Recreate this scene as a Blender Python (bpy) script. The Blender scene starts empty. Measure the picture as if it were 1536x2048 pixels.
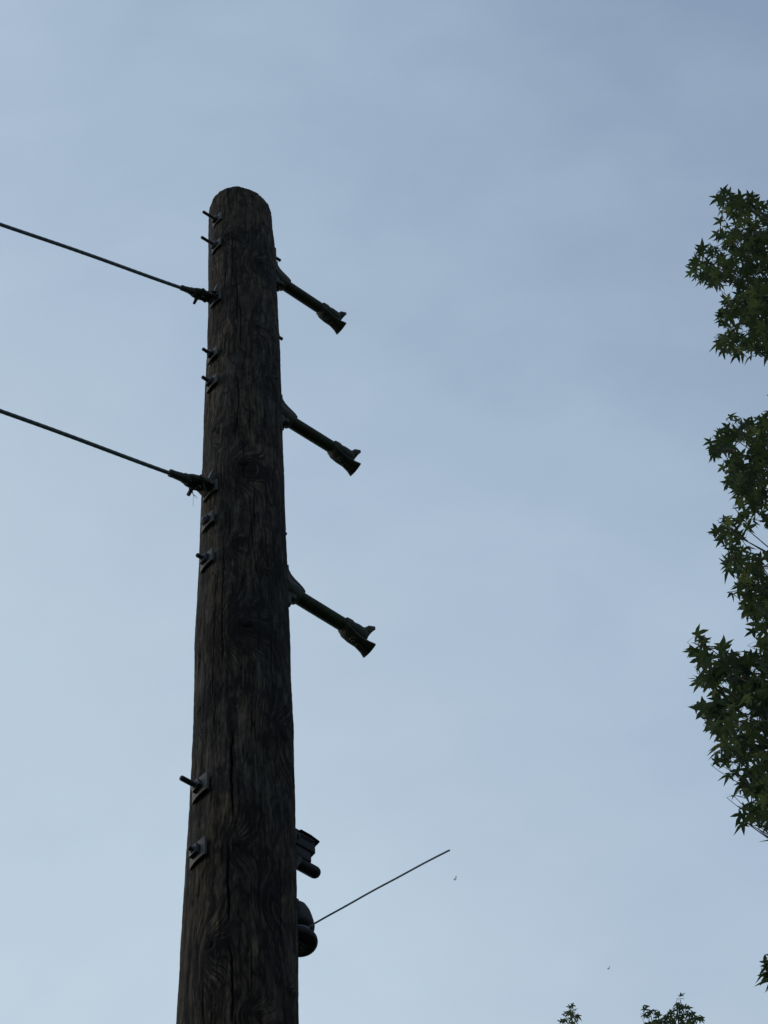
import bpy, math, random
import numpy as np
from mathutils import Vector, Matrix

R = math.radians
scn = bpy.context.scene
col = scn.collection
rng = np.random.default_rng(11)
random.seed(11)

# ------------------------------------------------------------------ camera
CZ = 1.65                      # eye height
F, CX, CY = 4556.0, 768.0, 1024.0      # focal length and centre, in photo pixels (1536 x 2048)
u = np.array([485.7 - CX, CY + 1878.0, -F]); u /= np.linalg.norm(u)     # zenith seen in the camera frame
fw = np.array([0, 0, -1.0])
yy = fw - (fw @ u) * u; yy /= np.linalg.norm(yy)
xx = np.cross(yy, u)
M3 = np.array([xx, yy, u])
EYE = np.array([0, 0, CZ])
cam_d = bpy.data.cameras.new('camera'); cam = bpy.data.objects.new('camera', cam_d); col.objects.link(cam)
cam_d.sensor_fit = 'HORIZONTAL'; cam_d.sensor_width = 36.0; cam_d.lens = 36.0 * F / 1536.0
cam_d.clip_start = 0.05; cam_d.clip_end = 3000
m = Matrix([list(r) for r in M3]).to_4x4(); m.translation = Vector(EYE)
cam.matrix_world = m
scn.camera = cam
def ray(x, y):
    d = M3 @ np.array([(x - CX) / F, -(y - CY) / F, -1.0]); return d / np.linalg.norm(d)
def proj(P):
    c = (np.asarray(P) - EYE) @ M3
    return CX + F * c[..., 0] / -c[..., 2], CY - F * c[..., 1] / -c[..., 2]

# ------------------------------------------------------------------ sky, sun, exposure
scn.view_settings.view_transform = 'Standard'; scn.view_settings.look = 'None'
scn.view_settings.exposure = 0.0; scn.view_settings.gamma = 1.0
SUN_AZ, SUN_EL = R(-84), R(26)
w = bpy.data.worlds.new('World'); scn.world = w; w.use_nodes = True
nt = w.node_tree; N = nt.nodes; L = nt.links
N.clear()
def node(t, **k):
    n = N.new(t)
    for a, b in k.items(): setattr(n, a, b)
    return n
out = node('ShaderNodeOutputWorld'); bg = node('ShaderNodeBackground')
bg.inputs['Strength'].default_value = 0.10
sky = node('ShaderNodeTexSky', sky_type='NISHITA', sun_disc=False, sun_elevation=SUN_EL, sun_rotation=SUN_AZ)
tc = node('ShaderNodeTexCoord')
# thin high veil of cloud: paler low down and to the left, a darker bluer patch high on the right
def dot(v):
    n = node('ShaderNodeVectorMath', operation='DOT_PRODUCT'); L.new(tc.outputs['Generated'], n.inputs[0]); n.inputs[1].default_value = v; return n.outputs['Value']
def math_(op, a, b, clamp=False):
    n = node('ShaderNodeMath', operation=op, use_clamp=clamp)
    for i, s in enumerate((a, b)):
        if isinstance(s, (int, float)): n.inputs[i].default_value = s
        else: L.new(s, n.inputs[i])
    return n.outputs[0]
def noise(scale, detail, dist, stretch, rough=0.5):
    mp = node('ShaderNodeMapping'); L.new(tc.outputs['Generated'], mp.inputs[0])
    mp.inputs['Rotation'].default_value = (R(25), R(-30), R(20)); mp.inputs['Scale'].default_value = stretch
    n = node('ShaderNodeTexNoise'); n.inputs['Scale'].default_value = scale; n.inputs['Detail'].default_value = detail
    n.inputs['Distortion'].default_value = dist; n.inputs['Roughness'].default_value = rough
    L.new(mp.outputs[0], n.inputs['Vector']); return n.outputs['Fac']
SKY_A = [(0.0, (5.7, 6.85, 7.85)), (0.137, (5.35, 6.6, 7.75)), (0.34, (4.85, 6.0, 7.2)), (0.505, (4.4, 5.55, 6.95)), (0.65, (3.95, 5.1, 6.5)), (1.0, (2.72, 3.65, 5.1))]
ax = 0.64 * M3[:, 0] + 0.77 * M3[:, 1]
g = dot(tuple(ax))
lo, hi = float(ax @ ray(0, 2048)), float(ax @ ray(1536, 0))
g = math_('DIVIDE', math_('SUBTRACT', g, lo), hi - lo)
n1 = math_('SUBTRACT', noise(4.5, 4, 0.3, (1, 1.7, 1)), 0.5)
n2 = math_('SUBTRACT', noise(17, 5, 0.2, (1, 1.8, 1)), 0.5)
g = math_('ADD', g, math_('ADD', math_('MULTIPLY', n1, 0.34), math_('MULTIPLY', n2, 0.26)), True)
cr = node('ShaderNodeValToRGB')
e = cr.color_ramp.elements
while len(e) < len(SKY_A): e.new(0.5)
for i, (p, c) in enumerate(SKY_A):
    e[i].position = p; e[i].color = (c[0] / 10, c[1] / 10, c[2] / 10, 1)
L.new(g, cr.inputs[0])
sc = node('ShaderNodeVectorMath', operation='SCALE'); L.new(cr.outputs[0], sc.inputs[0]); sc.inputs['Scale'].default_value = 10.0
mx = node('ShaderNodeMix', data_type='RGBA'); mx.inputs['Factor'].default_value = 0.9
L.new(sky.outputs[0], mx.inputs[6]); L.new(sc.outputs[0], mx.inputs[7])
L.new(mx.outputs[2], bg.inputs['Color']); L.new(bg.outputs[0], out.inputs[0])

sd = bpy.data.lights.new('sun', 'SUN'); sd.energy = 0.7; sd.angle = R(14); sd.color = (1.0, 0.90, 0.76)
so = bpy.data.objects.new('sun', sd); col.objects.link(so)
sv = Vector((math.sin(SUN_AZ) * math.cos(SUN_EL), math.cos(SUN_AZ) * math.cos(SUN_EL), math.sin(SUN_EL)))
so.rotation_euler = sv.to_track_quat('Z', 'Y').to_euler()

# ------------------------------------------------------------------ materials
def mat(name):
    m = bpy.data.materials.new(name); m.use_nodes = True
    return m, m.node_tree, m.node_tree.nodes['Principled BSDF']
def ramp_mat(name, stops, scale=30, detail=6, rough=0.7, metallic=0.0, bump=0.0, coord='Object', stretch=(1, 1, 1), spec=0.5, bump_scale=None):
    m, t, b = mat(name); n, l = t.nodes, t.links
    c = n.new('ShaderNodeTexCoord'); mp = n.new('ShaderNodeMapping'); mp.inputs['Scale'].default_value = stretch
    l.new(c.outputs[coord], mp.inputs[0])
    no = n.new('ShaderNodeTexNoise'); no.inputs['Scale'].default_value = scale; no.inputs['Detail'].default_value = detail
    l.new(mp.outputs[0], no.inputs['Vector'])
    r = n.new('ShaderNodeValToRGB'); e = r.color_ramp.elements
    while len(e) < len(stops): e.new(0.5)
    for i, (p, c_) in enumerate(stops): e[i].position = p; e[i].color = (*c_, 1)
    l.new(no.outputs['Fac'], r.inputs[0]); l.new(r.outputs[0], b.inputs['Base Color'])
    b.inputs['Roughness'].default_value = rough; b.inputs['Metallic'].default_value = metallic
    b.inputs['Specular IOR Level'].default_value = spec
    if bump:
        bn = n.new('ShaderNodeBump'); bn.inputs['Strength'].default_value = bump; bn.inputs['Distance'].default_value = 0.002
        n2 = n.new('ShaderNodeTexNoise'); n2.inputs['Scale'].default_value = bump_scale or scale * 3; n2.inputs['Detail'].default_value = 5
        l.new(mp.outputs[0], n2.inputs['Vector']); l.new(n2.outputs['Fac'], bn.inputs['Height']); l.new(bn.outputs[0], b.inputs['Normal'])
    return m
GALV = ramp_mat('weathered_galvanised_steel', [(0.3, (0.026, 0.022, 0.018)), (0.7, (0.070, 0.067, 0.060))], 45, rough=0.62, metallic=0.35, bump=0.3)
BOLT = ramp_mat('dark_bolt_steel', [(0.3, (0.016, 0.017, 0.019)), (0.7, (0.040, 0.041, 0.045))], 80, rough=0.5, metallic=0.5, bump=0.3)
IRON = ramp_mat('mossy_cast_iron', [(0.3, (0.018, 0.018, 0.014)), (0.55, (0.032, 0.038, 0.022)), (0.75, (0.055, 0.055, 0.04))], 45, rough=0.75, metallic=0.1, bump=0.5)
TUBE = ramp_mat('algae_stained_fibreglass', [(0.3, (0.014, 0.015, 0.011)), (0.6, (0.026, 0.034, 0.014)), (0.8, (0.05, 0.06, 0.028))], 28, rough=0.7, bump=0.3, spec=0.3)
STRAND = ramp_mat('steel_strand', [(0.3, (0.06, 0.075, 0.085)), (0.7, (0.12, 0.14, 0.15))], 90, rough=0.55, metallic=0.4)
PORC = ramp_mat('black_glazed_porcelain', [(0.3, (0.008, 0.008, 0.009)), (0.7, (0.018, 0.018, 0.018))], 30, rough=0.55, spec=0.2)
TIE = ramp_mat('dull_tie_wire', [(0.3, (0.22, 0.26, 0.31)), (0.7, (0.34, 0.38, 0.43))], 50, rough=0.6, metallic=0.2)
INSECT = ramp_mat('insect_body', [(0.3, (0.03, 0.03, 0.03)), (0.7, (0.06, 0.06, 0.06))], 50)
WEB = ramp_mat('pale_web_silk', [(0.3, (0.3, 0.3, 0.3)), (0.7, (0.45, 0.45, 0.45))], 50)
GROUND = ramp_mat('mown_grass_ground', [(0.3, (0.035, 0.055, 0.02)), (0.7, (0.07, 0.085, 0.035))], 0.8, rough=0.95, bump=0.5, bump_scale=60)
BARK = ramp_mat('grey_furrowed_bark', [(0.3, (0.035, 0.03, 0.025)), (0.7, (0.10, 0.09, 0.075))], 14, rough=0.9, bump=0.8, stretch=(1, 1, 0.25))

TWIG = ramp_mat('dark_twig_bark', [(0.3, (0.02, 0.018, 0.014)), (0.7, (0.045, 0.04, 0.03))], 20, rough=0.9)
def leaf_mat():
    m, t, b = mat('sweetgum_leaf'); n, l = t.nodes, t.links
    a = n.new('ShaderNodeAttribute'); a.attribute_name = 'tint'
    r = n.new('ShaderNodeValToRGB'); e = r.color_ramp.elements
    st = [(0.0, (0.026, 0.044, 0.024)), (0.5, (0.050, 0.080, 0.030)), (0.85, (0.080, 0.115, 0.038)), (1.0, (0.108, 0.138, 0.045))]
    while len(e) < len(st): e.new(0.5)
    for i, (p, c) in enumerate(st): e[i].position = p; e[i].color = (*c, 1)
    l.new(a.outputs['Fac'], r.inputs[0]); l.new(r.outputs[0], b.inputs['Base Color'])
    b.inputs['Roughness'].default_value = 0.5; b.inputs['Specular IOR Level'].default_value = 0.35
    tr = n.new('ShaderNodeBsdfTranslucent'); hs = n.new('ShaderNodeHueSaturation'); hs.inputs['Value'].default_value = 1.0; hs.inputs['Hue'].default_value = 0.48
    l.new(r.outputs[0], hs.inputs['Color']); l.new(hs.outputs[0], tr.inputs['Color'])
    mi = n.new('ShaderNodeMixShader'); mi.inputs[0].default_value = 0.5
    l.new(b.outputs[0], mi.inputs[1]); l.new(tr.outputs[0], mi.inputs[2]); l.new(mi.outputs[0], n['Material Output'].inputs[0])
    return m
LEAF = leaf_mat()

def pole_mat():
    m, t, b = mat('creosoted_pole_wood'); n, l = t.nodes, t.links
    def attr(nm):
        a = n.new('ShaderNodeAttribute'); a.attribute_name = nm; return a.outputs['Fac']
    def mth(op, x, y=0.0, clamp=False):
        q = n.new('ShaderNodeMath'); q.operation = op; q.use_clamp = clamp
        for i, s in enumerate((x, y)):
            if isinstance(s, (int, float)): q.inputs[i].default_value = s
            else: l.new(s, q.inputs[i])
        return q.outputs[0]
    gr = attr('grain'); hz = attr('height')
    cb = n.new('ShaderNodeCombineXYZ'); l.new(mth('MULTIPLY', gr, 1.0), cb.inputs[0]); l.new(hz, cb.inputs[1])
    def nz(sx, sy, detail, rough=0.6, off=0):
        mp = n.new('ShaderNodeMapping'); mp.inputs['Scale'].default_value = (sx, sy, 1); mp.inputs['Location'].default_value = (off, off, off)
        l.new(cb.outputs[0], mp.inputs[0])
        q = n.new('ShaderNodeTexNoise'); q.inputs['Scale'].default_value = 1; q.inputs['Detail'].default_value = detail; q.inputs['Roughness'].default_value = rough
        l.new(mp.outputs[0], q.inputs['Vector']); return q.outputs['Fac']
    fine = nz(150, 6, 4)            # grain bands that swirl round the knots
    streak = nz(60, 1.6, 5, 0.65, 3)
    tc_ = n.new('ShaderNodeTexCoord')
    def oz(scale, detail, st=(1, 1, 1)):
        mp = n.new('ShaderNodeMapping'); mp.inputs['Scale'].default_value = st; l.new(tc_.outputs['Object'], mp.inputs[0])
        q = n.new('ShaderNodeTexNoise'); q.inputs['Scale'].default_value = scale; q.inputs['Detail'].default_value = detail
        l.new(mp.outputs[0], q.inputs['Vector']); return q.outputs['Fac']
    blotch = oz(6, 5, (1, 1, 0.35)); speck = oz(130, 5, (1, 1, 0.4)); hue = oz(9, 4, (1, 1, 0.3))
    v = mth('ADD', mth('MULTIPLY', fine, 0.46), mth('MULTIPLY', streak, 0.36))
    v = mth('ADD', v, mth('MULTIPLY', blotch, 0.36)); v = mth('ADD', v, mth('MULTIPLY', speck, 0.30))
    v = mth('ADD', v, mth('MULTIPLY', mth('SUBTRACT', oz(60, 6, (1, 1, 0.25)), 0.5), 0.62))
    def ridge(nzv, k): return mth('SUBTRACT', 1.0, mth('MULTIPLY', mth('ABSOLUTE', mth('SUBTRACT', nzv, 0.5)), k), True)
    v = mth('SUBTRACT', v, mth('MULTIPLY', mth('MULTIPLY', ridge(nz(85, 4, 3, 0.5, 7), 16), mth('ADD', attr('knot'), 0.10)), 1.1))
    v = mth('SUBTRACT', v, mth('MULTIPLY', ridge(oz(24, 5, (1, 1, 0.22)), 22), 0.22))
    v = mth('SUBTRACT', v, mth('MULTIPLY', attr('stain'), 0.35))
    v = mth('MULTIPLY', mth('SUBTRACT', v, 0.50), 2.5, True)
    def rmp(st, src):
        r = n.new('ShaderNodeValToRGB'); e = r.color_ramp.elements
        while len(e) < len(st): e.new(0.5)
        for i, (p, c) in enumerate(st): e[i].position = p; e[i].color = (*c, 1)
        l.new(src, r.inputs[0]); return r.outputs[0]
    warm = rmp([(0, (0.0125, 0.0090, 0.0065)), (0.3, (0.029, 0.021, 0.0145)), (0.65, (0.060, 0.044, 0.029)), (1, (0.115, 0.086, 0.058))], v)
    cool = rmp([(0, (0.0105, 0.0085, 0.0075)), (0.3, (0.022, 0.0185, 0.0155)), (0.65, (0.042, 0.036, 0.028)), (1, (0.080, 0.070, 0.054))], v)
    mi = n.new('ShaderNodeMix'); mi.data_type = 'RGBA'
    l.new(mth('MULTIPLY', mth('SUBTRACT', hue, 0.40), 5.0, True), mi.inputs[0]); l.new(warm, mi.inputs[6]); l.new(cool, mi.inputs[7])
    l.new(mi.outputs[2], b.inputs['Base Color'])
    b.inputs['Roughness'].default_value = 0.9; b.inputs['Specular IOR Level'].default_value = 0.12
    bn = n.new('ShaderNodeBump'); bn.inputs['Strength'].default_value = 0.8; bn.inputs['Distance'].default_value = 0.004
    l.new(mth('ADD', mth('MULTIPLY', fine, 1.2), mth('ADD', speck, mth('MULTIPLY', oz(55, 5, (1, 1, 0.28)), 1.5))), bn.inputs['Height']); l.new(bn.outputs[0], b.inputs['Normal'])
    return m
WOOD = pole_mat()

# ------------------------------------------------------------------ mesh helpers
def link(name, me, parent=None, mats=(), smooth=True):
    for k in mats: me.materials.append(k)
    if smooth: me.polygons.foreach_set('use_smooth', [True] * len(me.polygons))
    o = bpy.data.objects.new(name, me); col.objects.link(o)
    if parent: o.parent = parent
    return o
def tag(o, label=None, cat=None, group=None, kind=None):
    for k, v in (('label', label), ('category', cat), ('group', group), ('kind', kind)):
        if v: o[k] = v
    return o
def worldloc(o):
    p = np.zeros(3)
    while o: p = p + np.array(o.location); o = o.parent
    return p
class MB:
    """collects shapes in world coordinates; build() links them as one mesh"""
    def __init__(s): s.v = []; s.f = []
    def add(s, vs, fs):
        k = len(s.v); s.v += [tuple(map(float, p)) for p in vs]; s.f += [tuple(i + k for i in f) for f in fs]
    def tube(s, pts, rad, n=16, caps=True):
        pts = [np.array(p, float) for p in pts]; rad = [rad] * len(pts) if np.isscalar(rad) else rad
        t0 = pts[1] - pts[0]; t0 /= np.linalg.norm(t0)
        a = np.cross(t0, [0, 0, 1.0])
        if np.linalg.norm(a) < 1e-3: a = np.cross(t0, [1.0, 0, 0])
        a /= np.linalg.norm(a); vs = []
        for i, p in enumerate(pts):
            t = pts[min(i + 1, len(pts) - 1)] - pts[max(i - 1, 0)]; nt_ = np.linalg.norm(t)
            if nt_ > 1e-9: t = t / nt_
            else: t = t0
            a = a - (a @ t) * t; a /= np.linalg.norm(a); b = np.cross(t, a)
            for j in range(n):
                q = 2 * math.pi * j / n; vs.append(p + rad[i] * (math.cos(q) * a + math.sin(q) * b))
        fs = [(i * n + j, i * n + (j + 1) % n, (i + 1) * n + (j + 1) % n, (i + 1) * n + j) for i in range(len(pts) - 1) for j in range(n)]
        if caps: fs += [tuple(range(n - 1, -1, -1)), tuple((len(pts) - 1) * n + j for j in range(n))]
        s.add(vs, fs)
    def lathe(s, o, axis, prof, n=20):
        """prof = [(t, r)] along axis from o"""
        o = np.array(o, float); axis = np.array(axis, float)
        s.tube([o + axis * (t + 1e-6 * i) for i, (t, r) in enumerate(prof)], [max(r, 1e-5) for t, r in prof], n)
    def box(s, c, ex, ey, ez):
        c, ex, ey, ez = [np.array(k, float) for k in (c, ex, ey, ez)]
        vs = [c + i * ex + j * ey + k * ez for i in (-1, 1) for j in (-1, 1) for k in (-1, 1)]
        s.add(vs, [(0, 1, 3, 2), (4, 6, 7, 5), (0, 4, 5, 1), (2, 3, 7, 6), (0, 2, 6, 4), (1, 5, 7, 3)])
    def sheet(s, grid, thick):
        """grid[i][j] of points and a thickness vector or per-point normals -> closed slab"""
        g_ = np.array(grid, float); ni, nj = g_.shape[:2]
        th = np.array(thick, float)
        top = g_ + th; vs = list(g_.reshape(-1, 3)) + list(top.reshape(-1, 3)); o = ni * nj
        fs = []
        for i in range(ni - 1):
            for j in range(nj - 1):
                a, b, c, d = i * nj + j, i * nj + j + 1, (i + 1) * nj + j + 1, (i + 1) * nj + j
                fs += [(a, d, c, b), (a + o, b + o, c + o, d + o)]
        for i in range(ni - 1):
            for j in (0, nj - 1):
                a, d = i * nj + j, (i + 1) * nj + j; fs.append((a, a + o, d + o, d) if j else (a, d, d + o, a + o))
        for j in range(nj - 1):
            for i in (0, ni - 1):
                a, b = i * nj + j, i * nj + j + 1; fs.append((a, b, b + o, a + o) if i else (a, a + o, b + o, b))
        s.add(vs, fs)
    def build(s, name, material, parent=None, bevel=0.0, smooth=True, base=None):
        v = np.array(s.v); base = np.array(base if base is not None else worldloc(parent))
        me = bpy.data.meshes.new(name); me.from_pydata([tuple(p) for p in v - base], [], s.f); me.update()
        import bmesh
        bm = bmesh.new(); bm.from_mesh(me); bmesh.ops.recalc_face_normals(bm, faces=bm.faces); bm.to_mesh(me); bm.free()
        o = link(name, me, parent, [material], smooth)
        if not parent: o.location = tuple(base)
        if bevel:
            k = o.modifiers.new('bevel', 'BEVEL'); k.width = bevel; k.segments = 2; k.limit_method = 'ANGLE'; k.angle_limit = R(40)
        if smooth:
            for p in me.polygons: p.use_smooth = True
            sh = o.modifiers.new('edges', 'EDGE_SPLIT'); sh.split_angle = R(38)
        return o
def empty(name, loc):
    o = bpy.data.objects.new(name, None); col.objects.link(o); o.location = tuple(map(float, loc)); o.empty_display_size = 0.1; return o

# ------------------------------------------------------------------ ground
g_ = MB(); s_ = 700
g_.add([(-s_, -s_, 0), (s_, -s_, 0), (s_, s_, 0), (-s_, s_, 0)], [(0, 1, 2, 3)])
tag(g_.build('ground', GROUND, smooth=False), kind='structure')

# ------------------------------------------------------------------ the pole: axis, frames
D = 3.385
AZP = R(-6.6)
C2 = np.array([D * math.sin(AZP), D * math.cos(AZP)])
def prad(z): return 0.1094 + (7.2 + CZ - z) * 0.0039
def pcen(z):                                   # the pole is not quite straight
    k = np.interp(z - CZ, [0, 3.37, 3.59, 3.82, 4.08, 4.36, 4.67, 5.0, 5.38, 5.8, 6.25, 6.74, 7.2], np.array([-3.5, -8.4, -6, -3, 0, 2, 0, 1, 1.5, 1.5, 3, -1.5, -8]) * 0.001)
    return C2 + np.array([k, 0])
PTOP = 7.260 + CZ
AZA = R(47.5)
A = np.array([math.sin(AZA), math.cos(AZA), 0]); B = np.array([math.cos(AZA), -math.sin(AZA), 0]); Z = np.array([0, 0, 1.0])
BO = 0.012
def P(a, b, z): return np.array([C2[0], C2[1], 0]) + A * a + B * b + Z * z      # a out along the arms, b across, z height

def surf(x, y):                                # photo pixel -> (angle, height) on the near face of the pole
    d = ray(x, y); z = 5 + CZ
    for _ in range(6):
        c = pcen(z); r = prad(z); h = d[:2]; aa = h @ h; bb = -2 * h @ c; cc = c @ c - r * r
        t = (-bb - math.sqrt(max(bb * bb - 4 * aa * cc, 0))) / (2 * aa); z = CZ + t * d[2]
    q = t * h - c
    return math.atan2(q[1], q[0]), z

pole = empty('utility_pole', (C2[0], C2[1], 0))
tag(pole, 'tall dark weathered round wooden utility pole with a cut-off top, cracked and knotted', 'utility pole')
NS = 420
zs = np.concatenate([np.linspace(0, 4.6, 60, endpoint=False), np.linspace(4.6, PTOP, 900)])
th = np.linspace(-math.pi, math.pi, NS, endpoint=False)
TH, ZZ = np.meshgrid(th, zs)
RR = prad(ZZ)
def vnoise(x, y, seed, px):                    # smooth value noise, periodic in x
    r = np.random.default_rng(seed); g = r.random((4096, px))
    xi = np.floor(x).astype(int); yi = np.floor(y).astype(int); fx = x - xi; fy = y - yi
    fx = fx * fx * (3 - 2 * fx); fy = fy * fy * (3 - 2 * fy)
    G = lambda i, j: g[j % 4096, i % px]
    return (G(xi, yi) * (1 - fx) + G(xi + 1, yi) * fx) * (1 - fy) + (G(xi, yi + 1) * (1 - fx) + G(xi + 1, yi + 1) * fx) * fy - 0.5
ang = (TH + math.pi) / (2 * math.pi)
lump = vnoise(ang * 7, ZZ * 2.2, 1, 7) * 0.0035 + vnoise(ang * 16, ZZ * 6, 2, 16) * 0.0025
fib = vnoise(ang * 110 + 0, ZZ * 9, 3, 110) * 0.0022 + vnoise(ang * 50, ZZ * 3, 4, 50) * 0.0026 + vnoise(ang * 200, ZZ * 60, 5, 200) * 0.0010
grain = TH * 0.12 + vnoise(ang * 9, ZZ * 1.6, 6, 9) * 0.03
disp = lump + fib
stain = np.zeros_like(TH); knot = np.zeros_like(TH)
def dang(a): return (TH - a + math.pi) % (2 * math.pi) - math.pi
# knots: (pixel x, y, half width m, half height m, swirl)
KN = [(487, 928, .016, .020, 1.0), (492, 1250, .020, .016, 1.15), (566, 1470, .016, .030, .8), (520, 525, .020, .016, .6), (455, 470, .014, .014, .6),
      (515, 655, .010, .012, .4), (508, 2030, .016, .010, .4), (476, 1690, .012, .014, .5), (430, 860, .010, .02, .5), (540, 760, .012, .012, .45), (400, 1420, .012, .02, .5),
      (530, 1140, .008, .01, .3), (420, 1890, .012, .02, .5), (545, 1800, .012, .015, .4), (470, 1080, .008, .014, .3), (585, 1990, .01, .006, .3)]
for k_, (x, y, hw, hh, sw) in enumerate(KN):
    a, z = surf(x, y); dx = dang(a) * 0.12; dz = ZZ - z
    q = np.sqrt((dx / hw) ** 2 + (dz / hh) ** 2)
    disp += 0.0045 * np.exp(-q ** 2 / 3) - 0.009 * sw * np.exp(-((q - .55) / .3) ** 2) * (np.cos(np.arctan2(dz, dx) * 1.0 + 1.2) * .5 + .5)
    grain += sw * 0.10 * np.exp(-(dx / (hw * 3.2)) ** 2 - ((dz + hh) / (hh * 4.5)) ** 2)
    knot = np.maximum(knot, sw * np.exp(-(dx / (hw * 3.6)) ** 2 - ((dz + hh * .5) / (hh * 5)) ** 2))
    stain += sw * 0.9 * np.exp(-((q - .7) / .5) ** 2) + 0.35 * sw * np.exp(-(dx / (hw * 2.5)) ** 2 - ((dz - .0) / (hh * 3)) ** 2)
# drying checks: polylines in photo pixels, width m, depth m
CK = [([(465, 1455), (463, 1520), (464, 1600), (468, 1640)], .0032, .014), ([(457, 1690), (455, 1760), (458, 1800), (456, 1850)], .0032, .014),
      ([(456, 1880), (464, 1920), (467, 1980), (465, 2048)], .003, .012), ([(447, 1090), (446, 1150), (444, 1260), (446, 1330)], .0022, .008),
      ([(458, 1010), (460, 1075)], .002, .007), ([(476, 755), (478, 800), (470, 880)], .0024, .008), ([(473, 560), (475, 600), (474, 640)], .0022, .007),
      ([(503, 1421), (503, 1470)], .002, .006), ([(497, 980), (506, 1090), (516, 1160)], .0016, .005), ([(412, 1700), (411, 1740)], .0025, .008),
      ([(560, 1700), (563, 1900)], .0014, .005), ([(543, 640), (556, 900)], .0014, .005), ([(580, 1200), (588, 1600)], .0016, .005), ([(408, 1960), (407, 2048)], .002, .007),
      ([(466, 470), (464, 560)], .0016, .005), ([(430, 1240), (424, 1400)], .0014, .005), ([(540, 1250), (548, 1440)], .0014, .004), ([(520, 1560), (522, 1700)], .0012, .004)]
crk = np.random.default_rng(5)
for _ in range(46):          # many short hairline checks
    x0, y0 = crk.uniform(.06, .94), crk.uniform(440, 1980); ln_ = crk.uniform(25, 120)
    ex = lambda y: (np.interp(y, [430, 2048], [417, 357]), np.interp(y, [430, 2048], [543, 596]))
    a_, b_ = ex(y0); c_, d_ = ex(y0 + ln_)
    CK.append(([(a_ + (b_ - a_) * x0, y0), (c_ + (d_ - c_) * x0, y0 + ln_)], crk.uniform(.0011, .0021), crk.uniform(.003, .007)))
for pts, wd, dp in CK:
    s = [surf(*p) for p in pts]; za = np.array([q[1] for q in s])[::-1]; aa = np.unwrap([q[0] for q in s])[::-1]
    z0, z1 = za[0], za[-1]
    ac = np.interp(ZZ, za, aa) + (vnoise(ZZ * 22, ZZ * 0 + wd * 9e5, 8, 97) * 0.0035 + vnoise(ZZ * 70, ZZ * 0 + wd * 5e5, 9, 97) * 0.0018) / .12
    taper = np.clip((ZZ - z0) / 0.05, 0, 1) * np.clip((z1 - ZZ) / 0.05, 0, 1)
    dd = np.abs((TH - ac + math.pi) % (2 * math.pi) - math.pi) * RR
    gsh = np.exp(-(dd / (wd * .62)) ** 4) * taper
    disp -= dp * gsh * .8; stain += 1.0 * gsh
# top: slightly rounded and weathered edge
tt = np.clip((ZZ - (PTOP - 0.022)) / 0.022, 0, 1)
disp -= 0.007 * tt ** 2.2
RR = RR + disp
cx_ = np.array([pcen(z)[0] for z in zs])[:, None]; cy_ = np.array([pcen(z)[1] for z in zs])[:, None]
# top is sawn a little out of square
TZ = ZZ + np.clip((ZZ - (PTOP - 0.35)) / 0.35, 0, 1) * (-0.020 * np.cos(TH) + vnoise(ang * 6, ZZ * 0, 12, 6) * .008)
V = np.stack([cx_ + RR * np.cos(TH) - C2[0], cy_ + RR * np.sin(TH) - C2[1], TZ], -1).reshape(-1, 3)
nr = len(zs)
I, J = np.meshgrid(np.arange(nr - 1), np.arange(NS), indexing='ij'); J2 = (J + 1) % NS
Q = np.stack([I * NS + J, I * NS + J2, (I + 1) * NS + J2, (I + 1) * NS + J], -1).reshape(-1, 4)
# sawn end: rings inward
tops = []; k0 = len(V); base = V[(nr - 1) * NS:(nr) * NS]; cen = base.mean(0)
VV = [V]; FF = [Q]
prev = (nr - 1) * NS
for i, sc_ in enumerate((0.9, 0.6, 0.3, 0.02)):
    ringv = cen + (base - cen) * sc_; ringv[:, 2] += 0.004 + vnoise(np.arange(NS) * .06, np.full(NS, i * 3.3), 13, 26) * .006
    VV.append(ringv); s0 = k0 + i * NS
    j = np.arange(NS); FF.append(np.stack([prev + j, prev + (j + 1) % NS, s0 + (j + 1) % NS, s0 + j], -1)); prev = s0
V = np.concatenate(VV); Q = np.concatenate(FF)
def np_mesh(name, V, faces_n, loops):
    me = bpy.data.meshes.new(name); me.vertices.add(len(V)); me.vertices.foreach_set('co', np.asarray(V, np.float32).ravel())
    me.loops.add(len(loops)); me.loops.foreach_set('vertex_index', np.asarray(loops, np.int32))
    nf = len(faces_n); me.polygons.add(nf); st = np.concatenate([[0], np.cumsum(faces_n)[:-1]]).astype(np.int32)
    me.polygons.foreach_set('loop_start', st); me.polygons.foreach_set('loop_total', np.asarray(faces_n, np.int32))
    me.update(calc_edges=True); return me
me = np_mesh('shaft', V, np.full(len(Q), 4), Q.ravel())
def pattr(me, nm, arr):
    a = me.attributes.new(nm, 'FLOAT', 'POINT'); full = np.zeros(len(me.vertices), np.float32); full[:arr.size] = arr.ravel(); a.data.foreach_set('value', full)
pattr(me, 'grain', grain); pattr(me, 'height', ZZ); pattr(me, 'stain', stain); pattr(me, 'knot', knot)
link('shaft', me, pole, [WOOD])

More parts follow.
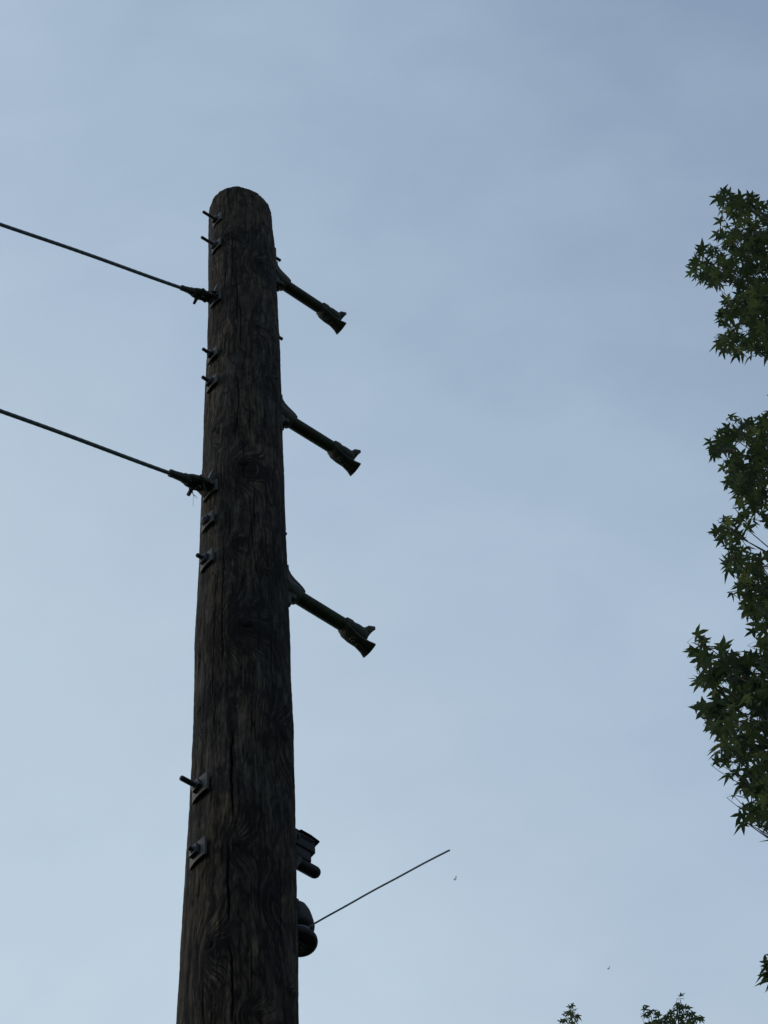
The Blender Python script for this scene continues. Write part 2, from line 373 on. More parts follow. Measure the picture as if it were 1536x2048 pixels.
# through bolts with square curved washers: (z above eye, how far the threaded end sticks out, scale, tilt, head on the far side)
BO_D = [(7.037, .062, .9), (6.838, .064, .9), (6.465, .0, .9), (6.085, .042, .9), (5.912, .040, .95), (5.325, .0, .95), (5.150, .020, .95), (4.962, .036, 1.0), (4.030, .057, 1.08), (3.808, .030, 1.06)]
def square_nut(mb, o, ax_, half, t, rot):
    a1 = B * math.cos(rot) + Z * math.sin(rot); a2 = np.cross(ax_, a1)
    mb.box(o + ax_ * t / 2, ax_ * t / 2, a1 * half, a2 * half)
for i, (zr, ln, sc_) in enumerate(BO_D):
    z = zr + CZ; r = prad(z) + .002; tilt = rng.uniform(-.03, .03); rot = rng.uniform(-.5, .5)
    jb = BO + rng.uniform(-.002, .002)
    mb = MB(); o = P(-r, jb, z)
    tip = (ln if ln else .03)
    prof = [(-0.26, .0062)]
    t = 0.018
    prof.append((t, .0062))
    while t < tip - .004: prof += [(t + .0010, .0064), (t + .0016, .0056)]; t += .0022
    prof += [(tip - .002, .0058), (tip, .0035)]
    dirv = -A + B * tilt * .6 + Z * tilt; dirv /= np.linalg.norm(dirv)
    mb.lathe(o, dirv, [(q, rr_ * sc_) for q, rr_ in prof], 12)
    # head on the far side
    of = P(r, jb, z); square_nut(mb, of + A * (.004), A, .0105 * sc_, .010, rot)
    bolt = mb.build('bolt', BOLT, pole, smooth=True)
    if ln:
        # square washer bent round the pole
        h = .0275 * sc_; thk = .006
        gr_ = []
        for v in np.linspace(-1, 1, 9):
            row = []
            for uu in np.linspace(-1, 1, 13):
                al = uu * h / (r * .95); rr_ = r * .95
                c0 = P(-(r + .002 - rr_), jb, z)
                row.append(c0 - A * rr_ * math.cos(al) + B * rr_ * math.sin(al) + Z * (v * h + uu * .001 * rng.uniform(-.3, .3)))
            gr_.append(row)
        wm = MB(); wm.sheet(gr_, -A * thk)
        ws = wm.build('square_washer', GALV, bolt, bevel=.0008)
        nm = MB(); square_nut(nm, o + dirv * .006, dirv, .0125 * sc_, .012, rot)
        nm.lathe(o, dirv, [(.018, .009 * sc_), (.021, .0085 * sc_)], 12)
        nm.build('nut', BOLT, bolt, bevel=.0012)

# ------------------------------------------------------------------ stand-off arms
def curved_pad(mb, z0, z1, halfw, thick, zref, side=1, bo=BO, proud=.001, nz_=2):
    r = prad(zref) + proud; gr_ = []
    for v in np.linspace(z0, z1, nz_):
        row = []
        for uu in np.linspace(-1, 1, 9):
            al = (uu * halfw + bo) / r
            row.append(P(side * r * math.cos(al), r * math.sin(al), v))
        gr_.append(row)
    mb.sheet(gr_, side * A * thick)
def make_arm(zr, bolts, label, L_=0.262, yaw=0.0):
    z = zr + CZ; r = prad(z)
    root = empty('standoff_arm', P(r, BO, z)); tag(root, label, 'standoff arm', 'stand-off arms up the right side of the pole')
    Ax = A * math.cos(yaw) + B * math.sin(yaw); Bx = B * math.cos(yaw) - A * math.sin(yaw)
    def q(u_, b, w_): return P(r, BO, z) + Ax * u_ + Bx * b + Z * w_
    mb = MB()      # cast base: pad on the pole, socket, two ribs, strap
    curved_pad(mb, z + bolts[1] - .032, z + bolts[0] + .03, .026, .010, z)
    mb.tube([q(.002, 0, -.004), q(.040, 0, -.002), q(.054, 0, 0), q(.056, 0, 0)], [.032, .0285, .025, .02], 20)
    # strap arching from the upper pad down to the tube
    sp = [(.003, .082), (.007, .064), (.015, .048), (.027, .037), (.041, .029), (.053, .021), (.060, .012), (.062, .003)]
    gr_ = [[q(a_, bb, w_) for bb in np.linspace(-.019, .019, 7) * (1 + .2 * (k == 0))] for k, (a_, w_) in enumerate(sp)]
    mb.sheet(gr_, (Ax * .6 + Z * .7) * .014)
    for sd_ in (-1, 1):   # lower web
        mb.box(q(.022, sd_ * .014, -.030), Ax * .018, Bx * .003, Z * .016)
    mb.box(q(.008, 0, bolts[1] + .004), Ax * .010, Bx * .022, Z * .020)
    mb.build('base_casting', IRON, root, bevel=.0025)
    # galvanised side web under the strap, paler than the casting
    wp = MB(); wp.sheet([[q(a_, .013, w_ + .004) , q(a_, .013, .012)] for a_, w_ in sp[:-2]], Bx * .005)
    wp.build('gusset', GALV, root, bevel=.0006)
    tb = MB(); pr = [(.03, .0178)]
    tb.lathe(q(0, 0, 0), Ax, [(.03, .0197), (.07, .0197), (L_ - .03, .0193), (L_ - .02, .0193)], 28)
    tb.build('tube', TUBE, root)
    cl = MB()     # end fitting: collar and two flared jaws, open outward
    cl.lathe(q(0, 0, 0), Ax, [(L_ - .060, .0190), (L_ - .056, .0245), (L_ - .040, .0252), (L_ - .032, .0228), (L_ - .018, .0245), (L_ + .004, .0238), (L_ + .016, .020), (L_ + .021, .011)], 24)
    def jaw(pr_, sgn, thick):
        gr_ = []
        pr_ = [(a_ - (.015 if sgn < 0 else .004), w_, hw) for a_, w_, hw in pr_]
        for (a_, w_, hw) in pr_:
            gr_.append([q(a_ + L_, bb * hw, sgn * (w_ - .006 * (bb * bb))) for bb in np.linspace(-1, 1, 7)])
        cl.sheet(gr_, Z * sgn * thick)
    jaw([(-.044, .012, .019), (-.034, .026, .021), (-.014, .036, .020), (.010, .040, .0185), (.030, .045, .0215), (.047, .051, .0275)], -1, .0065)
    jaw([(-.020, .012, .010), (.004, .018, .009), (.018, .026, .009), (.026, .034, .017), (.046, .042, .0205)], 1, .016)
    cl.box(q(L_ - .002, 0, -.026), Ax * .016, Bx * .006, Z * .012)
    cl.box(q(L_ + .004, 0, .022), Ax * .010, Bx * .006, Z * .012)
    ef = cl.build('end_clamp', IRON, root, bevel=.0012)
    kb = MB(); kb.lathe(q(L_ - .026, 0, -.028), -Z, [(0, .005), (.012, .005), (.0125, .0095), (.019, .0095), (.0195, .0045), (.026, .004)], 8)
    kb.sheet([[q(L_ - .012, -.010, -.0500), q(L_ - .012, .004, -.0500)], [q(L_ + .006, -.009, -.0530), q(L_ + .006, .002, -.0530)], [q(L_ + .026, -.006, -.0590), q(L_ + .026, -.001, -.0590)]], -Z * .003)  # ridge in paler steel, puts the light streak on the jaw's underside
    kb.build('clamp_bolt_streak', GALV, ef)
    return root
make_arm(6.887, (.150, -.047), 'uppermost tubular arm with an empty flared end clamp, nearest the pole top', yaw=0.0)
make_arm(5.975, (.115, -.055), 'middle tubular arm with an empty flared end clamp, between the other two arms', L_=.268, yaw=.01)
make_arm(5.045, (.108, -.078), 'lowest of the three tubular arms, its empty flared end clamp widest open', L_=.268, yaw=-.01)
# lone nut end under the top arm
lb = MB(); zz = 6.49 + CZ; o = P(prad(zz), BO, zz)
lb.lathe(o, A, [(-.01, .0062), (.022, .006), (.024, .003)], 10); square_nut(lb, o + A * .002, A, .012, .010, .3)
lb.build('bolt_end', BOLT, pole)

# ------------------------------------------------------------------ guy wires
def strand(name, p0, p1, rad, parent, lay=.14, n_near=2.5, sag=0.0):
    """seven-wire strand: a lobed section twisting along the wire, fine near the pole, coarse beyond"""
    p0, p1 = np.array(p0), np.array(p1); Lw = np.linalg.norm(p1 - p0); t = (p1 - p0) / Lw
    a = np.cross(t, Z); a /= np.linalg.norm(a); b = np.cross(a, t)
    s = np.concatenate([np.arange(0, min(n_near, Lw), .006), np.linspace(min(n_near, Lw), Lw, 120)]); n = 24
    ph = np.arange(n) * 2 * math.pi / n
    S, PH = np.meshgrid(s, ph, indexing='ij'); tw = 2 * math.pi * S / lay
    rr = rad * (0.86 + 0.14 * np.abs(np.cos(3 * (PH)))**.7)
    wob = .0012 * np.sin(S * 9 + 1) ; dn = -sag * 4 * (S / Lw) * (1 - S / Lw)
    X = p0 + S[..., None] * t + rr[..., None] * (np.cos(PH + tw)[..., None] * a + np.sin(PH + tw)[..., None] * b) + wob[..., None] * a + dn[..., None] * Z
    V = X.reshape(-1, 3) - np.array(parent.location); ns = len(s)
    I, J = np.meshgrid(np.arange(ns - 1), np.arange(n), indexing='ij'); J2 = (J + 1) % n
    Q = np.stack([I * n + J, I * n + J2, (I + 1) * n + J2, (I + 1) * n + J], -1).reshape(-1, 4)
    me = np_mesh(name, V, np.full(len(Q), 4), Q.ravel()); link(name, me, parent, [STRAND])
def make_guy(pz, attach, far_px, label, big=1.0, frayed=False):
    z = pz + CZ; r = prad(z)
    E = P(-attach[0], BO, attach[1] + CZ)                 # the pin
    d = ray(*far_px); tq = ((C2 @ B[:2]) + BO) / (d[:2] @ B[:2]); Fp = EYE + d * tq
    t = Fp - E; t /= np.linalg.norm(t)
    root = empty('guy_wire', P(-r, BO, z)); tag(root, label, 'guy wire', 'guy wires leaving the left side of the pole')
    nrm = B; up = np.cross(t, nrm); up = up if up[2] > 0 else -up
    # eye plate on the pole: back plate, bent tongue up, hook down to the pin
    pl = MB(); curved_pad(pl, z - .035 * big, z + .012, .024 * big, .006, z, side=-1)
    gr_ = [[P(-(r + a_), BO + bb * hw, z + w_) for bb in np.linspace(-1, 1, 5)] for a_, w_, hw in
           [(.004, .022, .016 * big), (.010, .010, .018 * big), (.024, -.002, .016 * big), (.036, -.016, .013 * big), (.030, -.034, .012 * big), (.014, -.046 * big, .010)]]
    pl.sheet(gr_, (-A * .7 + Z * .5) * .006)
    o = P(-r, BO, z); square_nut(pl, P(-(r + .014), BO, z - .002), -A, .0115, .012, .2)
    pl.build('eye_plate', GALV if big > 1 else BOLT, root, bevel=.001)
    tg = MB()      # upright lug above the plate
    q0 = P(-(r + .006), BO + .004, z + .010); tg.box(q0 + Z * .026 + B * .006 * big - A * .004, A * .003, B * .0075, (Z * .9 + B * .30 + A * .12) * .022)
    tg.build('lug', BOLT, root, bevel=.001)
    cv = MB()      # clevis: two cheeks round the pin, then the socket
    for sd_ in (-1, 1):
        cv.tube([E + nrm * sd_ * .011 * big - t * .030 * big, E + nrm * sd_ * .012 * big, E + nrm * sd_ * .010 * big + t * .022 * big, E + t * .038 * big + nrm * sd_ * .004], [.007 * big, .0085 * big, .0075 * big, .007 * big], 12)
    cv.box(E - t * .004 * big, t * .020 * big, nrm * .010 * big, up * .0045)
    cv.tube([E - t * .030 * big + nrm * x_ for x_ in (-.018 * big, .018 * big)], .0095 * big, 12)
    cv.tube([E + nrm * x_ for x_ in (-.024 * big, .022 * big)], .0058 * big, 12)
    cv.build('clevis', IRON, root)
    pn = MB(); square_nut(pn, E - nrm * .030 * big - up * .004, nrm, .0085 * big, .009, .5)
    pn.tube([E - nrm * .020 * big, E - nrm * .036 * big - up * .006], .0048 * big, 10)
    pn.tube([E - up * .012 * big - t * .004, E - up * .023 * big + t * .004], .0070 * big, 10)
    pn.build('pin', BOLT, root, bevel=.0008)
    sl = MB(); s0 = .024 * big
    sl.lathe(E + t * s0, t, [(0, .010 * big), (.004, .0125 * big), (.016, .0125 * big), (.019, .0100 * big), (.024, .0105 * big), (.046 * big, .0088 * big), (.049 * big, .0094 * big), (.054 * big, .0092 * big), (.056 * big, .0062)], 18)
    sl.build('socket', IRON, root)
    Lg = (Fp - E); end = E + t * ((E[2]) / -t[2] * 0.995)
    strand('wire', E + t * (s0 + .05), end, .0058, root)
    if frayed:
        fr = MB()
        for k in range(5):
            p = E - nrm * .026 - up * .004 + t * rng.uniform(-.012, .012); pts = [p]
            dv = -up * rng.uniform(.4, 1.0) - t * rng.uniform(.1, 1.0) - nrm * rng.uniform(.2, .8)
            for s in range(4): p = p + dv * .006; dv = dv + rng.normal(0, .35, 3); pts.append(p)
            fr.tube(pts, .0005, 4)
        fr.build('frayed_thread', WEB, root)
    return root
make_guy(6.465, (.174, 6.424), (0, 448), 'upper twisted steel guy wire clamped to the pole below its top two bolts')
make_guy(5.325, (.163, 5.308), (0, 822), 'lower twisted steel guy wire with a chunkier shackle and pale frayed threads', big=1.2, frayed=True)

# ------------------------------------------------------------------ lower bracket (block and round-ended stub)
z = 4.035 + CZ; r = prad(z)
br = empty('clamp_bracket', P(r, BO, z)); tag(br, 'small black bracket with a grooved block and round-ended stub, just above the spool insulator', 'bracket')
def q(u_, b, w_): return P(r, BO, z) + A * u_ + B * b + Z * w_
mb = MB(); curved_pad(mb, z - .13, z + .045, .024, .008, z)
mb.sheet([[q(a_, bb, w_) for bb in np.linspace(-.016, .016, 4)] for a_, w_ in [(.004, -.140), (.012, -.118), (.024, -.092), (.030, -.06)]], -A * .012 + Z * .002)
mb.build('back_plate', IRON, br, bevel=.002)
mb = MB(); mb.box(q(.032, .002, -.022), A * .030, B * .0185, Z * .021)
mb.box(q(.010, .002, .004), A * .010, B * .017, Z * .008)
mb.sheet([[q(a_, bb, w_) for bb in np.linspace(-.024, .026, 4)] for a_, w_ in [(.016, .003), (.046, .003), (.072, -.003)]], Z * .005)
mb.box(q(.030, .002, -.055), A * .022, B * .015, Z * .022)
mb.build('block', PORC, br, bevel=.0055)
mb = MB(); mb.box(q(.034, .0235, -.008), A * .022, B * .0012, Z * .0012); mb.box(q(.012, .0235, -.018), A * .0012, B * .0018, Z * .008)
mb.build('rim', BOLT, br)
mb = MB(); o_ = q(-.006, 0, -.082)
mb.lathe(o_, A, [(-.005, .017), (.020, .0165), (.022, .0148), (.078, .0148)] + [(.078 + .0148 * math.sin(k * math.pi / 12), .0148 * math.cos(k * math.pi / 12)) for k in range(1, 7)], 20)
mb.build('stub', PORC, br)

# ------------------------------------------------------------------ spool insulator and loose tie wire
z = 3.725 + CZ; r = prad(z)
sp_o = P(r + .022, BO, z)
sp = empty('spool_insulator', sp_o); tag(sp, 'black glazed two-flanged spool insulator on the right side of the pole, lowest fitting', 'insulator')
H = .043
prof = [(-H, .016), (-H, .031)] + [(-H + .012 - .012 * math.cos(k * math.pi / 8), .032 + .008 * math.sin(k * math.pi / 8)) for k in range(9)] + \
       [(-H + .030, .028), (-.010, .023), (-.002, .023), (.004, .030), (.009, .0335), (.016, .0345), (.028, .033), (.044, .030), (.062, .0255), (.080, .018), (.092, .009)]
mb = MB(); mb.lathe(sp_o, Z, prof, 36); mb.build('spool', PORC, sp)
mb = MB()
for h_ in (-H - .004,):
    mb.box(sp_o + Z * h_ - A * .012, A * .026, B * .012, Z * .0025)
mb.tube([sp_o - Z * (H + .014), sp_o + Z * (.094)], .006, 12)
mb.box(P(r + .005, BO, z), A * .003, B * .014, Z * (H + .020))
mb.build('clevis_strap', IRON, sp, bevel=.001)
zw = z - .004
def atz(x, y, zh):
    d = ray(x, y); return EYE + d * ((zh - CZ) / d[2])
w1 = atz(897, 1701, zw - .01); w0 = sp_o + (w1 - sp_o) / np.linalg.norm(w1 - sp_o) * .026
mid = (w0 + w1) / 2 + Z * .006
tw = empty('tie_wire', w0); tag(tw, 'thin stiff grey wire sticking out right of the spool insulator, cut off in mid-air', 'wire')
pts = [w0 * (1 - s) ** 2 + 2 * mid * s * (1 - s) + w1 * s * s + np.array([0, 0, .0004 * math.sin(s * 17)]) for s in np.linspace(0, 1, 60)]
dirw = pts[-1] - pts[-2]; dirw /= np.linalg.norm(dirw)
pts += [pts[-1] + dirw * .003 - Z * .001]
mb = MB(); mb.tube(pts, .0021, 10); mb.build('wire', TIE, tw)
mb = MB(); lp = []
for k in range(30):
    a_ = k / 29 * 2 * math.pi * 1.6; lp.append(sp_o + np.array([.0262 * math.cos(a_), .0262 * math.sin(a_), -.010 + .006 * k / 29]))
mb.tube(lp, .0017, 8); mb.build('wrap', TIE, tw)

# ------------------------------------------------------------------ sweetgum trees
LO = [(90, 1.0), (38, .93), (-22, .66)]
def leaf_template():
    pts = []
    tips = [(-112, .62), (-22 - 12, .0)]
    out_ = []
    seq = [(-90 - 24, .10), (-38, .66), (-8, .34), (30, .96), (60, .36), (90, 1.08), (120, .36), (150, .96), (188, .34), (218, .66), (270 + 24, .10)]
    v = [(0, 0, 0)]
    for a_, r_ in seq:
        x_, y_ = r_ * math.cos(R(a_)), r_ * math.sin(R(a_)); v.append((x_, y_ , 0))
    v = np.array(v); f = [(0, i, i + 1) for i in range(1, 11)]
    return v, np.array(f)
LV, LF = leaf_template()
# split lobes: add shoulder points so lobes are lance-shaped rather than triangles
def leaf_template2():
    seq = []
    lobes = [(-36, .66), (30, .98), (90, 1.10), (150, .98), (216, .66)]
    sin_ = [(-3, .30), (60, .33), (120, .33), (183, .30)]
    v = [(0, .02)]; seq = [(0.03, -.10)]
    def pol(a_, r_): return (r_ * math.cos(R(a_)), r_ * math.sin(R(a_)))
    for i, (a_, r_) in enumerate(lobes):
        seq += [pol(a_ - 17, r_ * .55), pol(a_, r_), pol(a_ + 17, r_ * .55)]
        if i < 4: seq.append(pol(*sin_[i]))
    seq.append((-.03, -.10))
    v += seq; v = np.array(v); v = np.c_[v, np.zeros(len(v))]
    n = len(seq); f = [(0, i, i + 1) for i in range(1, n)] + [(0, n, 1)]
    return v, np.array(f)
LV, LF = leaf_template2()
def leaves_mesh(name, cen, nrm, head, size, tint, pet_to, parent, droop):
    """cen Nx3 blade centres, nrm normals, head direction of the tip, pet_to end of the leaf stalk"""
    n = len(cen); head = head - (head * nrm).sum(1, keepdims=True) * nrm; head /= np.linalg.norm(head, axis=1, keepdims=True)
    side = np.cross(head, nrm)
    k = len(LV); jit = 1 + rng.normal(0, .07, (n, k, 1))
    T = LV[None] * jit; rr = (T[..., 0] ** 2 + T[..., 1] ** 2)
    curl = rng.normal(0, .12, (n, 1))
    zc = -droop[:, None] * rr + curl * T[..., 0] * T[..., 1] + .18 * np.abs(T[..., 0]) * (rng.random((n, 1)) - .2)
    X = cen[:, None] + size[:, None, None] * (T[..., :1] * side[:, None] + T[..., 1:2] * head[:, None] + zc[..., None] * nrm[:, None])
    V1 = X.reshape(-1, 3); F1 = (LF[None] + (np.arange(n) * k)[:, None, None]).reshape(-1, 3)
    # stalk: thin three-sided
    a0 = cen - head * size[:, None] * .08; d = pet_to - a0; sd = np.cross(d, rng.normal(0, 1, (n, 3))); sd /= np.linalg.norm(sd, axis=1, keepdims=True) + 1e-9
    s2 = np.cross(d, sd); s2 /= np.linalg.norm(s2, axis=1, keepdims=True) + 1e-9; wv = .0011
    offs = [sd, -sd * .5 + s2 * .87, -sd * .5 - s2 * .87]
    S = np.stack([a0 + o_ * wv for o_ in offs] + [pet_to + o_ * wv for o_ in offs], 1).reshape(-1, 3)
    b0 = len(V1); F2 = []
    q_ = np.array([(0, 1, 4, 3), (1, 2, 5, 4), (2, 0, 3, 5)])
    F2 = (q_[None] + (b0 + np.arange(n) * 6)[:, None, None]).reshape(-1, 4)
    V = np.concatenate([V1, S]) - np.array(parent.location)
    loops = np.concatenate([F1.ravel(), F2.ravel()]); fn = np.concatenate([np.full(len(F1), 3), np.full(len(F2), 4)])
    me = np_mesh(name, V, fn, loops)
    a = me.attributes.new('tint', 'FLOAT', 'FACE'); a.data.foreach_set('value', np.concatenate([np.repeat(tint, len(LF)), np.repeat(tint, 3)]).astype(np.float32))
    return link(name, me, parent, [LEAF], smooth=False)
def inpoly(px, py, poly):
    poly = np.array(poly, float); x0, y0 = poly[:, 0], poly[:, 1]; x1, y1 = np.roll(x0, -1), np.roll(y0, -1)
    c = ((y0[None] > py[:, None]) != (y1[None] > py[:, None])) & (px[:, None] < (x1 - x0)[None] * (py[:, None] - y0[None]) / ((y1 - y0)[None] + 1e-9) + x0[None])
    return c.sum(1) % 2 == 1
class Tree:
    def __init__(s, base, r0, height, label, group, lean=(0, 0)):
        s.root = empty('sweetgum_tree', base); tag(s.root, label, 'tree', group)
        s.base = np.array(base, float); s.h = height; s.wood = MB(); s.tw = MB(); s.c = []; s.to = []; s.hd = []; s.sz = []; s.sh = []; s.tws = []
        pts = [s.base + np.array([lean[0] * t, lean[1] * t, t * height]) + np.array([.10 * math.sin(t * 7), .10 * math.cos(t * 6), 0]) * t for t in np.linspace(0, 1, 24)]
        s.trunk = np.array(pts); rad = [r0 * (1.25 if t == 0 else 1) * (1 - t) ** .8 + .012 for t in np.linspace(0, 1, 24)]
        s.wood.tube(pts, rad, 14); s.r0 = r0
    def at(s, z): return np.array([np.interp(z, s.trunk[:, 2], s.trunk[:, i]) for i in range(3)])
    def limb(s, z0, end, r):
        """curving limb from the trunk at z0 to end; returns its points"""
        a = s.at(z0); b = np.array(end); m_ = a * .45 + b * .55 + np.array([0, 0, -.10 * np.linalg.norm(b - a)])
        pts = [a * (1 - t) ** 2 + 2 * m_ * t * (1 - t) + b * t * t + rng.normal(0, .02, 3) * (0 < t < 1) for t in np.linspace(0, 1, 14)]
        s.tw.tube(pts, [r * (1 - t) ** 1.0 + .003 for t in np.linspace(0, 1, 14)], 7); return np.array(pts)
    def shoot(s, limbpts, p, ln, nl, size, keep=None, out_dir=None):
        """twig from the nearest limb point to p, leaves alternate along its last part"""
        i = int(np.argmin(np.linalg.norm(limbpts - p, axis=1))); a = limbpts[max(i - 1, 0)]
        d = p - a; dl = np.linalg.norm(d) + 1e-6; d = d / dl
        up = np.array([0, 0, .6]); e = p + (d + up * .5) * ln * .3
        pts = [a * (1 - t) ** 2 + 2 * (a + (p - a) * .5 + np.array([0, 0, -.04 * dl])) * t * (1 - t) + p * t * t for t in np.linspace(0, 1, 6)] + [e]
        if keep is not None and not keep(np.array([p, e, pts[4]])).all(): 
            return False
        visible_from = 0
        if keep is not None:
            k = keep(np.array(pts)); bad = np.where(~k)[0]
            if len(bad): pts_draw = pts[bad[-1] + 1:]
            else: pts_draw = pts
        else: pts_draw = pts
        s.tws.append(pts_draw)
        arr = np.array(pts); L2 = min(ln, dl)
        for k in range(nl):
            t = 1 - (k / nl) * min(1, ln / dl) * .95
            if k == 0: pos = e
            else:
                f_ = t * (len(arr) - 2); i0 = int(min(f_, len(arr) - 2)); pos = arr[i0] * (1 - (f_ - i0)) + arr[i0 + 1] * (f_ - i0)
            az = k * 2.4 + rng.uniform(-.5, .5)
            sd = np.array([math.cos(az), math.sin(az), rng.uniform(-.25, .45)]); sd = sd + d * .5; sd /= np.linalg.norm(sd)
            sz = size * rng.uniform(.72, 1.15); pl = sz * rng.uniform(.6, 1.3)
            s.c.append(pos + sd * pl); s.to.append(pos); s.hd.append(sd + np.array([0, 0, -.45])); s.sz.append(sz); s.sh.append(len(s.tws) - 1)
        return True
    def finish(s, keep_leaf=None):
        c, to, hd, sz = map(np.array, (s.c, s.to, s.hd, s.sz)); n = len(c)
        nr_ = np.array([0, 0, 1.0]) + rng.normal(0, .36, (n, 3)); nr_ /= np.linalg.norm(nr_, axis=1, keepdims=True)
        hd = hd / np.linalg.norm(hd, axis=1, keepdims=True)
        if keep_leaf is not None:
            k = keep_leaf(c, sz, to); s.sh = list(np.array(s.sh)[k]); c, to, hd, sz, nr_ = c[k], to[k], hd[k], sz[k], nr_[k]; n = len(c)
        sh = np.array(s.sh)
        for i_, pd in enumerate(s.tws):        # each twig is drawn as far as its outermost leaf
            tt_ = to[sh == i_]
            if not len(tt_) or len(pd) < 2: continue
            arr = np.array(pd); ds = np.linalg.norm(arr - arr[0], axis=1); m_ = np.linalg.norm(tt_ - arr[0], axis=1); dm = tt_[m_.argmax()]
            keep_ = [q_ for q_, d_ in zip(pd, ds) if d_ < m_.max() - 1e-4] + [dm]
            if len(keep_) > 1: s.tw.tube(keep_, list(np.linspace(.0042, .0014, len(keep_))), 5)
        tint = np.clip(rng.normal(.50, .24, n) + .18 * np.sin(c[:, 2] * 2.1 + c[:, 0] * 3), 0, 1)
        s.wood.build('trunk', BARK, s.root); s.tw.build('branches', TWIG, s.root)
        leaves_mesh('crown', c, nr_, hd, sz, tint, to, s.root, np.clip(rng.normal(.30, .24, n), -.15, .95))
        return n

POLY1 = [
 [(1560, 400), (1536, 398), (1519, 390), (1500, 380), (1480, 386), (1462, 374), (1443, 372), (1426, 386), (1430, 412), (1442, 432), (1428, 446), (1426, 466), (1438, 480), (1420, 482), (1396, 492), (1376, 512), (1374, 546), (1392, 566), (1402, 586), (1432, 592), (1418, 620), (1432, 640), (1444, 652), (1422, 672), (1432, 700), (1452, 722), (1472, 736), (1500, 734), (1516, 712), (1532, 716), (1534, 736), (1560, 745)],
 [(1560, 786), (1532, 786), (1518, 806), (1522, 832), (1508, 824), (1494, 806), (1466, 824), (1436, 824), (1420, 852), (1405, 868), (1402, 896), (1424, 918), (1440, 918), (1436, 950), (1446, 976), (1466, 986), (1450, 993), (1462, 1010), (1454, 1020), (1424, 1038), (1416, 1068), (1438, 1088), (1450, 1104), (1440, 1122), (1446, 1136), (1430, 1150), (1458, 1168), (1447, 1194), (1472, 1198), (1488, 1222), (1494, 1250), (1480, 1262), (1484, 1286), (1460, 1276), (1424, 1278), (1394, 1258), (1370, 1272), (1358, 1292), (1368, 1310), (1376, 1330), (1390, 1340), (1374, 1372), (1378, 1406), (1382, 1440), (1410, 1466), (1432, 1474), (1424, 1502), (1420, 1536), (1434, 1556), (1456, 1560), (1440, 1598), (1464, 1600), (1466, 1624), (1476, 1656), (1500, 1658), (1510, 1668), (1518, 1684), (1532, 1672), (1560, 1675)],
 [(1580, 1900), (1530, 1902), (1508, 1930), (1512, 1954), (1530, 1972), (1580, 1980)]]
HOLES1 = [(1520, 1068, 26, 24), (1478, 1092, 14, 8), (1514, 1098, 18, 8), (1437, 1130, 8, 6), (1510, 438, 14, 10), (1452, 440, 10, 12), (1470, 575, 12, 8), (1486, 900, 12, 10), (1540, 1020, 12, 8), (1478, 1300, 8, 6), (1402, 1375, 12, 8), (1474, 1448, 10, 9), (1520, 1460, 12, 8), (1408, 1400, 10, 6), (1440, 1392, 6, 8), (1512, 1396, 6, 10), (1482, 1600, 10, 8), (1514, 1560, 9, 7), (1500, 1280, 8, 14), (1450, 1352, 8, 5), (1475, 1530, 9, 7), (1488, 1180, 8, 8), (1470, 1150, 9, 8), (1495, 1630, 10, 6)]
def vis1(Pt, grow=0.0):
    px, py = proj(Pt); px = np.atleast_1d(px); py = np.atleast_1d(py)
    infr = (px < 1542) & (py > -10) & (py < 2075)
    ok = np.zeros(len(px), bool)
    for pl in POLY1: ok |= inpoly(px, py, pl)
    for (hx, hy, a_, b_) in HOLES1: ok &= ~(((px - hx) / a_) ** 2 + ((py - hy) / b_) ** 2 < 1)
    far = ~infr & (px > 1542)
    gap = far & (px < 1620) & (((py > 735) & (py < 790)) | ((py > 1690) & (py < 1910)))
    return np.where(infr, ok, far & ~gap)
def keep1(c, sz, to):
    k = vis1(c) & vis1(to)
    for dx, dy in ((1, 0), (-1, 0), (0, 1), (0, -1)):
        px, py = proj(c); r_px = sz * .38 * F / np.linalg.norm(c - EYE, axis=1)
        x_, y_ = px + dx * r_px, py + dy * r_px
        o = np.zeros(len(px), bool)
        for pl in POLY1: o |= inpoly(x_, y_, pl)
        k &= o | (x_ > 1540)
    return k
TD, TAZ = 9.0, R(31.5)
T1 = Tree((TD * math.sin(TAZ), TD * math.cos(TAZ), 0), .24, 21.5, 'tall near sweetgum tree with star-shaped leaves reaching in along the right edge', 'sweetgum trees')
def atrange(x, y, hd_):
    d = ray(x, y); return EYE + d * hd_ / math.hypot(d[0], d[1])
EDGE = 8.35
limbs = []
for (x, y, z0) in [(1470, 430, 13.2), (1410, 530, 12.6), (1480, 660, 12.0), (1440, 870, 9.8), (1490, 960, 9.2), (1455, 1050, 8.6), (1480, 1170, 8.0), (1400, 1300, 7.3), (1430, 1400, 6.9), (1470, 1540, 6.3), (1510, 1640, 6.0), (1545, 1940, 4.8), (1530, 1240, 7.6), (1530, 830, 10)]:
    for dd in (-.45, .35):
        for tr in range(40):
            e_ = atrange(x + rng.uniform(10, 45), y + rng.uniform(-25, 25), EDGE + dd)
            zz_ = z0 + rng.uniform(-.5, .5) * (1 + tr / 8); st_ = rng.bit_generator.state
            a_ = T1.at(zz_); m_ = a_ * .45 + e_ * .55 + np.array([0, 0, -.10 * np.linalg.norm(e_ - a_)])
            if vis1(np.array([a_ * (1 - t) ** 2 + 2 * m_ * t * (1 - t) + e_ * t * t for t in np.linspace(0, 1, 30)])).all() or tr == 39: break
        limbs.append(T1.limb(zz_, e_, .028))
LP = np.concatenate([l_[4:] for l_ in limbs])
LPk = LP[vis1(LP)]
cnt = 0; tries = 0
